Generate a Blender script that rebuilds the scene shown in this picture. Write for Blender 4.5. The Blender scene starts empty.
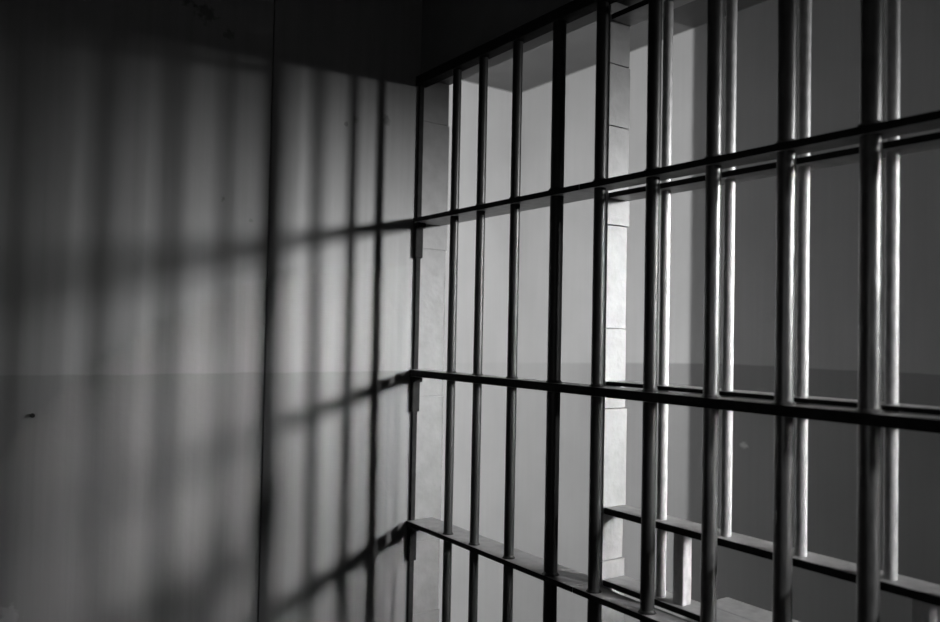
import bpy, bmesh, math, random
from mathutils import Vector, Matrix
R = math.radians
random.seed(4)
col = bpy.context.scene.collection
sc = bpy.context.scene

# ------------------------------------------------------------------ camera
CAM = Vector((2.453, -1.48, 1.40))
FPX = 800.0
def setup_camera():
    cd = bpy.data.cameras.new('camera'); cam = bpy.data.objects.new('camera', cd); col.objects.link(cam)
    cd.sensor_width = 36.0; cd.lens = FPX / 940 * 36.0
    yaw, pitch, roll = R(35.0), math.atan(22.2 / FPX), R(1.15)
    f = Vector((-math.cos(yaw) * math.cos(pitch), math.sin(yaw) * math.cos(pitch), math.sin(pitch)))
    r = f.cross(Vector((0, 0, 1))).normalized(); u = r.cross(f)
    # the world leans to the right in the frame
    u2 = u * math.cos(roll) - r * math.sin(roll)
    r2 = r * math.cos(roll) + u * math.sin(roll)
    m = Matrix((r2, u2, -f)).transposed().to_4x4(); m.translation = CAM
    cam.matrix_world = m
    cd.clip_start = 0.02
    cd.dof.use_dof = True; cd.dof.focus_distance = 2.3; cd.dof.aperture_fstop = 2.3
    sc.camera = cam
    return f, r2, u2
F, RR, UU = setup_camera()
def proj(p):
    d = Vector(p) - CAM; z = d.dot(F)
    return (470 + FPX * d.dot(RR) / z, 311 - FPX * d.dot(UU) / z)

# ------------------------------------------------------------------ materials
def nmat(name):
    m = bpy.data.materials.new(name); m.use_nodes = True
    nt = m.node_tree
    return m, nt, nt.nodes['Principled BSDF']
def N(nt, t, **k):
    n = nt.nodes.new(t)
    for a, b in k.items(): setattr(n, a, b)
    return n
def mth(nt, op, a, b=None, clamp=False):
    n = N(nt, 'ShaderNodeMath', operation=op, use_clamp=clamp)
    for i, v in enumerate((a, b)):
        if v is None: continue
        if isinstance(v, (int, float)): n.inputs[i].default_value = v
        else: nt.links.new(v, n.inputs[i])
    return n.outputs[0]
def ramp(nt, v, a, b, lo=0., hi=1.):
    n = N(nt, 'ShaderNodeMapRange'); nt.links.new(v, n.inputs[0])
    n.inputs[1].default_value = a; n.inputs[2].default_value = b
    n.inputs[3].default_value = lo; n.inputs[4].default_value = hi
    return n.outputs[0]

def wall_mat(name, upper, lower, line=1.262, marks=(), light_marks=(), tilt=False, streak=0.05, seam=None):
    """two-tone painted plaster; every mark is paint damage at a fixed spot of the wall"""
    m, nt, b = nmat(name)
    geo = N(nt, 'ShaderNodeNewGeometry'); sep = N(nt, 'ShaderNodeSeparateXYZ')
    nt.links.new(geo.outputs['Position'], sep.inputs[0])
    X, Y, Z = sep.outputs
    nz = N(nt, 'ShaderNodeTexNoise'); nz.inputs['Scale'].default_value = 9; nz.inputs['Detail'].default_value = 6
    nt.links.new(geo.outputs['Position'], nz.inputs['Vector'])
    wob = mth(nt, 'MULTIPLY', mth(nt, 'SUBTRACT', nz.outputs[0], .5), .012)
    zz = mth(nt, 'ADD', Z, wob)
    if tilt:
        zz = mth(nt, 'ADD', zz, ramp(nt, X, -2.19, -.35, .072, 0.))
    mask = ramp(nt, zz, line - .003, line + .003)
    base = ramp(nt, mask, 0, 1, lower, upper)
    if tilt:                                      # the dado tone grows lighter towards the end of the corridor
        low_tone = mth(nt, 'ADD', ramp(nt, X, -2.19, -.5, upper * .93 - lower, 0.), lower)
        base = mth(nt, 'ADD', mth(nt, 'MULTIPLY', mask, upper), mth(nt, 'MULTIPLY', mth(nt, 'SUBTRACT', 1., mask), low_tone))
    # vertical roller streaks
    mp = N(nt, 'ShaderNodeMapping'); mp.inputs['Scale'].default_value = (26, 26, .9)
    nt.links.new(geo.outputs['Position'], mp.inputs[0])
    n2 = N(nt, 'ShaderNodeTexNoise'); n2.inputs['Scale'].default_value = 1.6; n2.inputs['Detail'].default_value = 5
    nt.links.new(mp.outputs[0], n2.inputs['Vector'])
    st = ramp(nt, n2.outputs[0], .3, .7, 1 - streak, 1 + streak)
    n3 = N(nt, 'ShaderNodeTexNoise'); n3.inputs['Scale'].default_value = 1.7; n3.inputs['Detail'].default_value = 7
    nt.links.new(geo.outputs['Position'], n3.inputs['Vector'])
    bl = ramp(nt, n3.outputs[0], .3, .7, .93, 1.06)
    v = mth(nt, 'MULTIPLY', mth(nt, 'MULTIPLY', base, st), bl)
    n4 = N(nt, 'ShaderNodeTexNoise'); n4.inputs['Scale'].default_value = 55; n4.inputs['Detail'].default_value = 4
    nt.links.new(geo.outputs['Position'], n4.inputs['Vector'])
    for group, dark in ((marks, True), (light_marks, False)):
        for (px, py, pz, rh, rv, strength) in group:
            vs = N(nt, 'ShaderNodeVectorMath', operation='SUBTRACT'); nt.links.new(geo.outputs['Position'], vs.inputs[0])
            vs.inputs[1].default_value = (px, py, pz)
            dv = N(nt, 'ShaderNodeVectorMath', operation='DIVIDE'); nt.links.new(vs.outputs[0], dv.inputs[0])
            dv.inputs[1].default_value = (rh, rh, rv)
            ln = N(nt, 'ShaderNodeVectorMath', operation='LENGTH'); nt.links.new(dv.outputs[0], ln.inputs[0])
            d = mth(nt, 'ADD', ln.outputs['Value'], mth(nt, 'MULTIPLY', mth(nt, 'SUBTRACT', n4.outputs[0], .5), 2.6))
            f = ramp(nt, d, .45, 1.0, 1 - strength if dark else 1 + strength, 1.)
            v = mth(nt, 'MULTIPLY', v, f)
    cmb = N(nt, 'ShaderNodeCombineColor')
    for i in range(3): nt.links.new(v, cmb.inputs[i])
    nt.links.new(cmb.outputs[0], b.inputs['Base Color'])
    b.inputs['Roughness'].default_value = .62
    b.inputs['Specular IOR Level'].default_value = .25
    bp = N(nt, 'ShaderNodeBump'); bp.inputs['Strength'].default_value = .25; bp.inputs['Distance'].default_value = .004
    hh = mth(nt, 'ADD', nz.outputs[0], mth(nt, 'MULTIPLY', n4.outputs[0], .3))
    nt.links.new(hh, bp.inputs['Height']); nt.links.new(bp.outputs[0], b.inputs['Normal'])
    return m

def plain(name, c, rough=.6, nscale=6, var=.12, bump=.2, spec=.3, metal=0., bdist=.003, stretch=(1, 1, 1)):
    m, nt, b = nmat(name)
    tc = N(nt, 'ShaderNodeNewGeometry'); mp = N(nt, 'ShaderNodeMapping'); mp.inputs['Scale'].default_value = stretch
    nt.links.new(tc.outputs['Position'], mp.inputs[0])
    nz = N(nt, 'ShaderNodeTexNoise'); nz.inputs['Scale'].default_value = nscale; nz.inputs['Detail'].default_value = 7
    nt.links.new(mp.outputs[0], nz.inputs['Vector'])
    v = ramp(nt, nz.outputs[0], .3, .7, c * (1 - var), c * (1 + var))
    cmb = N(nt, 'ShaderNodeCombineColor')
    for i in range(3): nt.links.new(v, cmb.inputs[i])
    nt.links.new(cmb.outputs[0], b.inputs['Base Color'])
    b.inputs['Roughness'].default_value = rough; b.inputs['Specular IOR Level'].default_value = spec
    b.inputs['Metallic'].default_value = metal
    bp = N(nt, 'ShaderNodeBump'); bp.inputs['Strength'].default_value = bump; bp.inputs['Distance'].default_value = bdist
    nt.links.new(nz.outputs[0], bp.inputs['Height']); nt.links.new(bp.outputs[0], b.inputs['Normal'])
    return m

LW_MARKS = ((0, -.252, 2.12, .010, .014, .4), (0, -.135, 2.14, .016, .026, .4), (0, -.29, 2.10, .009, .010, .45),
            (0, -.84, 2.40, .06, .03, .5), (0, -.77, 2.36, .035, .03, .5), (0, -.90, 2.43, .04, .02, .5), (0, -.70, 2.31, .02, .02, .4),
            (0, -.70, 1.80, .008, .012, .5), (0, -.61, 1.74, .008, .008, .4), (0, -1.24, .62, .03, .04, -.35))
M_left = wall_mat('cell_plaster_paint', .22, .17, marks=LW_MARKS, streak=.07)
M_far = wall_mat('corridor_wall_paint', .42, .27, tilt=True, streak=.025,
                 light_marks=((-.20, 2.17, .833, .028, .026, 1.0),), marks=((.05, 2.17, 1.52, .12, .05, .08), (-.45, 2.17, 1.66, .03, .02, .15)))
M_end = wall_mat('corridor_end_paint', .84, .80, line=1.19, streak=.02)
M_cell = wall_mat('cell_dark_paint', .26, .20)
M_ceil = plain('ceiling_paint', .13, .7, 3, .06)
M_floor = plain('polished_concrete', .30, .35, 4, .12, .1)
M_soff = plain('lintel_paint', .15, .6, 8, .1)
M_bar = plain('bar_enamel', .018, .42, 60, .25, .35, .3, 0., .0015, (1, 1, .35))
M_gate = plain('gate_enamel', .42, .38, 70, .22, .5, .5, 0., .0015, (1, 1, .5))
M_bar_lit = plain('bar_enamel_glossy', .05, .33, 60, .35, .6, .9, 0., .0015, (1, 1, .35))  # glossier, lighter bar enamel; puts the lit rims of right bars into the material
M_plate = plain('plate_enamel', .32, .4, 30, .2, .25, .45)
M_quoin = plain('whitewashed_block', .25, .6, 22, .10, .8, .3, 0., .006)
M_jamb = plain('painted_jamb_block', .19, .6, 18, .10, .6, .3, 0., .005)
M_iron_shade = plain('dark_iron', .015, .8, 40, .3, .2, .1)  # iron fittings, and the shade painted on plate fronts

# ------------------------------------------------------------------ mesh helpers
def link(name, bm, mat, parent=None, smooth=False):
    bmesh.ops.recalc_face_normals(bm, faces=bm.faces)
    me = bpy.data.meshes.new(name); bm.to_mesh(me); bm.free()
    me.materials.append(mat)
    if smooth:
        for p in me.polygons: p.use_smooth = True
        try: me.set_sharp_from_angle(angle=R(40))
        except Exception: pass
    o = bpy.data.objects.new(name, me); col.objects.link(o); o.parent = parent
    return o
def box(bm, a, b, bev=0.):
    g = bmesh.ops.create_cube(bm, size=1.)
    vs = g['verts']
    for v in vs:
        v.co = Vector(((a[i] + b[i]) / 2 + v.co[i] * (b[i] - a[i])) for i in range(3))
    if bev:
        es = list({e for v in vs for e in v.link_edges})
        bmesh.ops.bevel(bm, geom=es, offset=bev, segments=2, affect='EDGES', profile=.6)
def rod(bm, x, y, z0, z1, r, seg=28, wob=.0):
    """round bar with very slight hand-painted swelling along its length"""
    n = max(2, int((z1 - z0) / .05)); rings = []
    for k in range(n + 1):
        z = z0 + (z1 - z0) * k / n
        rr = r * (1 + wob * random.uniform(-1, 1))
        rings.append([bm.verts.new((x + rr * math.cos(t * 2 * math.pi / seg), y + rr * math.sin(t * 2 * math.pi / seg), z)) for t in range(seg)])
    for a, b in zip(rings, rings[1:]):
        for t in range(seg): bm.faces.new((a[t], a[(t + 1) % seg], b[(t + 1) % seg], b[t]))
    bm.faces.new(rings[0][::-1]); bm.faces.new(rings[-1])
def weld(bm, x, y, z, r):
    """small fillet of weld metal round a bar where it meets a plate"""
    seg = 20; pr = [(r * 1.0, .007), (r * 1.12, .003), (r * 1.3, 0)]
    rings = [[bm.verts.new((x + q * math.cos(t * 2 * math.pi / seg), y + q * math.sin(t * 2 * math.pi / seg), z + h)) for t in range(seg)] for q, h in pr]
    for a, b in zip(rings, rings[1:]):
        for t in range(seg): bm.faces.new((a[t], a[(t + 1) % seg], b[(t + 1) % seg], b[t]))
def structure(name, boxes, mat):
    bm = bmesh.new()
    for a, b in boxes: box(bm, a, b)
    o = link(name, bm, mat); o['kind'] = 'structure'; return o
def thing(name, loc, label, cat, group=None):
    o = bpy.data.objects.new(name, None); col.objects.link(o); o.location = loc; o.empty_display_size = .1
    o['label'] = label; o['category'] = cat
    if group: o['group'] = group
    return o
def part(name, bm, mat, root, smooth=False, label=None):
    bmesh.ops.translate(bm, verts=bm.verts, vec=-root.location)
    o = link(name, bm, mat, root, smooth)
    if label: o['label'] = label
    return o

# ------------------------------------------------------------------ the setting
Z0 = -.70                     # floor level
T = .126                      # thickness of the cell front
YF = 2.17                     # far wall of the corridor
ZC = 3.185                     # corridor ceiling
RAIL = 2.282                  # underside of the top rail
XE = -2.19                    # end wall of the corridor
XR = 3.3                      # right side wall of the cell
YB = -2.7                     # rear of the cell
ZCC = 2.78
# cell side wall with the upright seam
structure('wall_left', [((-.12, -.5495, Z0), (0, T - .002, ZC)), ((-.12, YB, Z0), (-.0002, -.5545, ZC)), ((-.12, -.5545, Z0), (-.012, -.5495, ZC))], M_left)
structure('wall_back', [((-.12, YB - .12, Z0), (XR + .12, YB, ZC))], M_cell)
structure('wall_right', [((XR, YB, Z0), (XR + .12, T, ZC))], M_cell)
structure('wall_front', [((.0, .0, RAIL + .032), (XR, T, ZC))], M_soff)
structure('floor', [((XE - 2.2, YB - 1, Z0 - .1), (9.5, 8.0, Z0))], M_floor)
structure('ceiling', [((XE - .12, T, ZC), (9.5, 8.0, ZC + .1))], M_ceil)
structure('trim_1', [((0, YB, ZCC), (XR, 0, ZCC + .08))], M_cell)          # cell ceiling slab
structure('wall_far', [((XE - .12, YF, Z0), (.97, YF + .15, ZC)), ((4.45, YF, Z0), (9.5, YF + .15, ZC)), ((.97, YF, 2.43), (4.45, YF + .15, ZC))], M_far)  # opening and header at right are unseen, shaped to limit the hall light
structure('wall_end', [((XE - .12, T, Z0), (XE, YF, ZC))], M_end)
# unseen neighbouring cell, added; its doorway edge bounds the lamplight on the far wall
structure('wall_neighbour_blocker', [((-.60, 0, Z0), (-.12, T, ZC)), ((XE - .12, 0, 2.4), (-.60, T, ZC)), ((XE - .12, YB, Z0), (XE, 0, ZC)),
                             ((XE - .12, YB - .12, Z0), (-.12, YB, ZC)), ((XE, YB, ZCC), (-.12, 0, ZCC + .08)), ((XE - .12, 0, Z0), (XE + .1, T, 2.4))], M_cell)
structure('wall_hall', [((.82, 7.9, Z0), (9.5, 8.0, ZC)), ((9.4, T, Z0), (9.5, 8.0, ZC)), ((.82, YF + .15, Z0), (.92, 8.0, ZC)), ((XR + .12, T - .1, Z0), (9.5, T, ZC))], M_cell)

# jamb: courses of painted block on the end of the side wall, edge a little ragged
bm = bmesh.new()
zs = [Z0, -.25, .12, .40, .655, 1.17, 1.70, 2.16, RAIL + .03]
ww = [.0, .003, .004, -.003, .002, -.004, .003, -.003]
for i in range(len(zs) - 1):
    box(bm, (.0, .012, zs[i] + .0012), (.0035, T - .003 + ww[i], zs[i + 1] - .0012), .001)
o = link('trim_2', bm, M_jamb); o['kind'] = 'structure'

# ------------------------------------------------------------------ fixed grille (cell side)
def xat(u, y):                                     # wall coordinate of an upright seen at image column u on the horizon
    t = math.tan(R(35) + math.atan((u - 470) / FPX)); return CAM.x - (y - CAM.y) / t
YB1 = .0
us = [452.5, 478.8, 513.2, 555, 598.2, 651.2, 712, 785, 870]
rs = [.0145, .0145, .0150, .0190, .0160, .0170, .0175, .0190, .0200]
xs = [xat(u, YB1) for u in us]
g = thing('barred_grille', (1.6, 0, 0), 'black steel bar grille nearest the camera, its end upright bracketed to the plaster wall', 'cell bars')
extra = [xs[-1] + .185 * k for k in range(1, 8)]
for x, r in list(zip(xs, rs)) + [(x, .018) for x in extra]:
    bm = bmesh.new(); rod(bm, x, .0, Z0 + .05, RAIL + .005, r, wob=.012)
    for zp in (1.268, .736, 1.807): weld(bm, x, 0, zp, r)
    part('bar', bm, M_bar_lit if 1.2 < x else M_bar, g, True)
bm = bmesh.new(); box(bm, (.002, -.009, Z0 + .05), (.013, .009, RAIL + .005), .002)
part('end_upright', bm, M_iron_shade, g)
bm = bmesh.new(); box(bm, (.002, -.022, RAIL), (XR - .01, .022, RAIL + .034), .003); part('top_rail', bm, M_iron_shade, g)
bm = bmesh.new(); box(bm, (.002, -.02, Z0 + .002), (XR - .01, .045, Z0 + .055), .003); part('bottom_rail', bm, M_bar, g)
def plate(z0, z1, x0=.004, y0=-.022, y1=.045, x1=XR - .01):
    bm = bmesh.new(); box(bm, (x0, y0, z0), (x1, y1, z1), .003); return bm
def shade_front(o):                                       # shade painted on the plate faces towards the dark cell
    o.data.materials.append(M_iron_shade)
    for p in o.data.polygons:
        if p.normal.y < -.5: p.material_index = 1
for z0, z1, y1 in ((1.789, 1.806, .10), (1.243, 1.267, .045), (.719, .735, .088)):
    bm = plate(z0, z1, y1=.045, x0=.868 if y1 > .05 else .004)
    if y1 > .05: box(bm, (.004, -.022, z0), (.868, y1, z1), .003)
    shade_front(part('crossbar', bm, M_plate, g))
for z in (1.789, 1.243, .719):
    bm = bmesh.new(); box(bm, (.001, -.016, z - .125), (.020, .014, z), .004)
    box(bm, (.001, -.018, z - .02), (.034, .016, z), .004)
    part('wall_bracket', bm, M_iron_shade, g)

# ------------------------------------------------------------------ post of whitewashed blocks standing where the gate begins
XP = .905
bm = bmesh.new()
zs = [Z0 + .002, -.3, .0, .33, .52, .80, .93, 1.205, 1.42, 1.70, 1.772, 1.97, 2.14, RAIL + .03]
ex = [.0, .007, .006, 0, .008, -.001, .009, .001, -.001, .007, .001, .003, .0]
for i in range(len(zs) - 1):
    if 2.13 < zs[i]: e = .004
    box(bm, (XP - .03, .050, zs[i] + .001), (XP, T + ex[i], zs[i + 1] - .001), .002)
o = link('gate_post', bm, M_quoin)
o['label'] = 'narrow whitewashed post of stacked blocks with stepped edge, standing behind the fifth bar'; o['category'] = 'post'

# ------------------------------------------------------------------ gate (corridor side)
g2 = thing('barred_gate', (1.6, .09, 0), 'lighter painted barred gate with a food slot, just behind the dark grille at right', 'gate')
Y2 = .082
vs = [(xat(664.5, Y2), .754), (xat(728.5, Y2), .944), (xat(803, Y2), .944), (xat(892, Y2), .944)]
x = vs[-1][0] + .187
while x < XR - .1:
    vs.append((x, Z0 + .005) if x > 1.75 else (x, .944)); x += .187
for x, z0 in vs:
    bm = bmesh.new(); rod(bm, x, Y2, z0 - .003, RAIL + .03, .0125, wob=.02)
    part('bar', bm, M_gate, g2, True)
for z0, z1, nm in ((2.256, 2.272, 'crossbar'), (1.771, 1.786, 'crossbar'), (1.268, 1.279, 'crossbar'), (.926, .944, 'slot_head_plate'), (.737, .753, 'slot_sill_plate')):
    x1 = XR - .01
    shade_front(part(nm, plate(z0, z1, XP + .002, .050, .128, x1), M_plate, g2))
bm = bmesh.new(); box(bm, (xat(694, Y2), .1285, .7375), (xat(926, Y2) + .02, .222, .7525), .003)
part('slot_shelf', bm, M_plate, g2)
for u in (685.5, 926):
    x = xat(u, Y2)
    bm = bmesh.new(); box(bm, (x - .016, Y2 - .016, .752), (x + .016, Y2 + .016, .927), .004)
    part('slot_post', bm, M_gate, g2)

# ------------------------------------------------------------------ stub of a nail left in the plaster
nz = thing('nail_stub', (0, -1.20, 1.155), 'tiny dark nail stub in the plaster wall, below the paint line at far left', 'nail')
bm = bmesh.new()
bmesh.ops.create_cone(bm, cap_ends=True, segments=14, radius1=.003, radius2=.003, depth=.012, matrix=Matrix.Translation((.006, -1.20, 1.155)) @ Matrix.Rotation(R(90), 4, 'Y'))
bmesh.ops.create_cone(bm, cap_ends=True, segments=14, radius1=.006, radius2=.0045, depth=.003, matrix=Matrix.Translation((.0128, -1.20, 1.1551)) @ Matrix.Rotation(R(80), 4, 'Y'))
part('nail_shank', bm, M_iron_shade, nz, True)

# ------------------------------------------------------------------ light
def lamp(name, loc, power, radius):
    ld = bpy.data.lights.new(name, 'POINT'); ld.energy = power; ld.shadow_soft_size = radius; ld.use_soft_falloff = False
    o = bpy.data.objects.new(name, ld); col.objects.link(o); o.location = loc; return o
hl = bpy.data.lights.new('hall_lamp', 'AREA'); hl.energy = 22; hl.shape = 'RECTANGLE'; hl.size = .56; hl.size_y = .95; hl.spread = R(19)
ho = bpy.data.objects.new('hall_lamp', hl); col.objects.link(ho); ho.location = (7.1, 4.5, 2.85)
ho.rotation_euler = (Vector((0, -.50, 1.46)) - ho.location).to_track_quat('-Z', 'Y').to_euler()
lamp('neighbour_lamp', (-.62, -1.2, 1.6), 285, .012)
sd = bpy.data.lights.new('gate_fill_spot', 'SPOT'); sd.energy = 980; sd.shadow_soft_size = .16; sd.spot_size = R(24); sd.spot_blend = .7  # added spot without a fixture, brightens gate bars and post
so = bpy.data.objects.new('gate_fill_spot', sd); col.objects.link(so); so.location = (6.0, 1.6, 2.45)
so.rotation_euler = (Vector((.9, .08, .72)) - so.location).to_track_quat('-Z', 'Y').to_euler()
fd = bpy.data.lights.new('cell_fill', 'POINT'); fd.energy = 5; fd.shadow_soft_size = .5
fo = bpy.data.objects.new('cell_fill', fd); col.objects.link(fo); fo.location = (2.5, -2.1, 1.3)
w = bpy.data.worlds.new('world'); sc.world = w; w.use_nodes = True
w.node_tree.nodes['Background'].inputs[0].default_value = (0, 0, 0, 1)
sc.view_settings.view_transform = 'Standard'
sc.view_settings.look = 'None'
S = .78                       # to life size
for o in list(col.objects):
    if o.parent is None: o.location = o.location * S
    if o.type == 'MESH':
        o.data.transform(Matrix.Scale(S, 4))
    elif o.type == 'LIGHT':
        o.data.energy *= S * S
        if o.data.type == 'AREA': o.data.size *= S; o.data.size_y *= S
        else: o.data.shadow_soft_size *= S
    elif o.type == 'CAMERA':
        o.data.dof.focus_distance *= S; o.data.dof.aperture_fstop /= S; o.data.clip_start = .02
for m in bpy.data.materials:
    nt = m.node_tree
    for gn in [n for n in nt.nodes if n.type == 'NEW_GEOMETRY']:
        to = [l.to_socket for l in gn.outputs['Position'].links]
        v = N(nt, 'ShaderNodeVectorMath', operation='SCALE'); v.inputs['Scale'].default_value = 1 / S
        nt.links.new(gn.outputs['Position'], v.inputs[0])
        for t in to: nt.links.new(v.outputs[0], t)
if False:   # projection check while building
    for n, p, e in (('corner floor?', (0, 0, 1.4), (416, 332)), ('jamb', (0, T, 1.4), (445, 332)), ('ceilcorner', (XE, YF, ZC), (518, 92)),
                 ('ceil', (-.55, YF, ZC), (692, 29)), ('A0', (0, 0, RAIL), (426, 74)), ('B', (xs[-1], 0, 1.789), (870, 132)), ('C', (xs[-1], 0, 1.231), (870, 432)),
                 ('D', (xs[3], -.02, .719), (554, 583)), ('topbar', (xs[-1], 0, 2.1), (872, 0)), ('seam', (0, -.552, 1.4), (265, 332)), ('nail', (0, -1.20, 1.155), (32, 415))):
        print('PROJ', n, [round(c, 1) for c in proj(p)], 'want', e)
    print('XS', [round(x, 3) for x in xs], [round(v[0], 3) for v in vs])
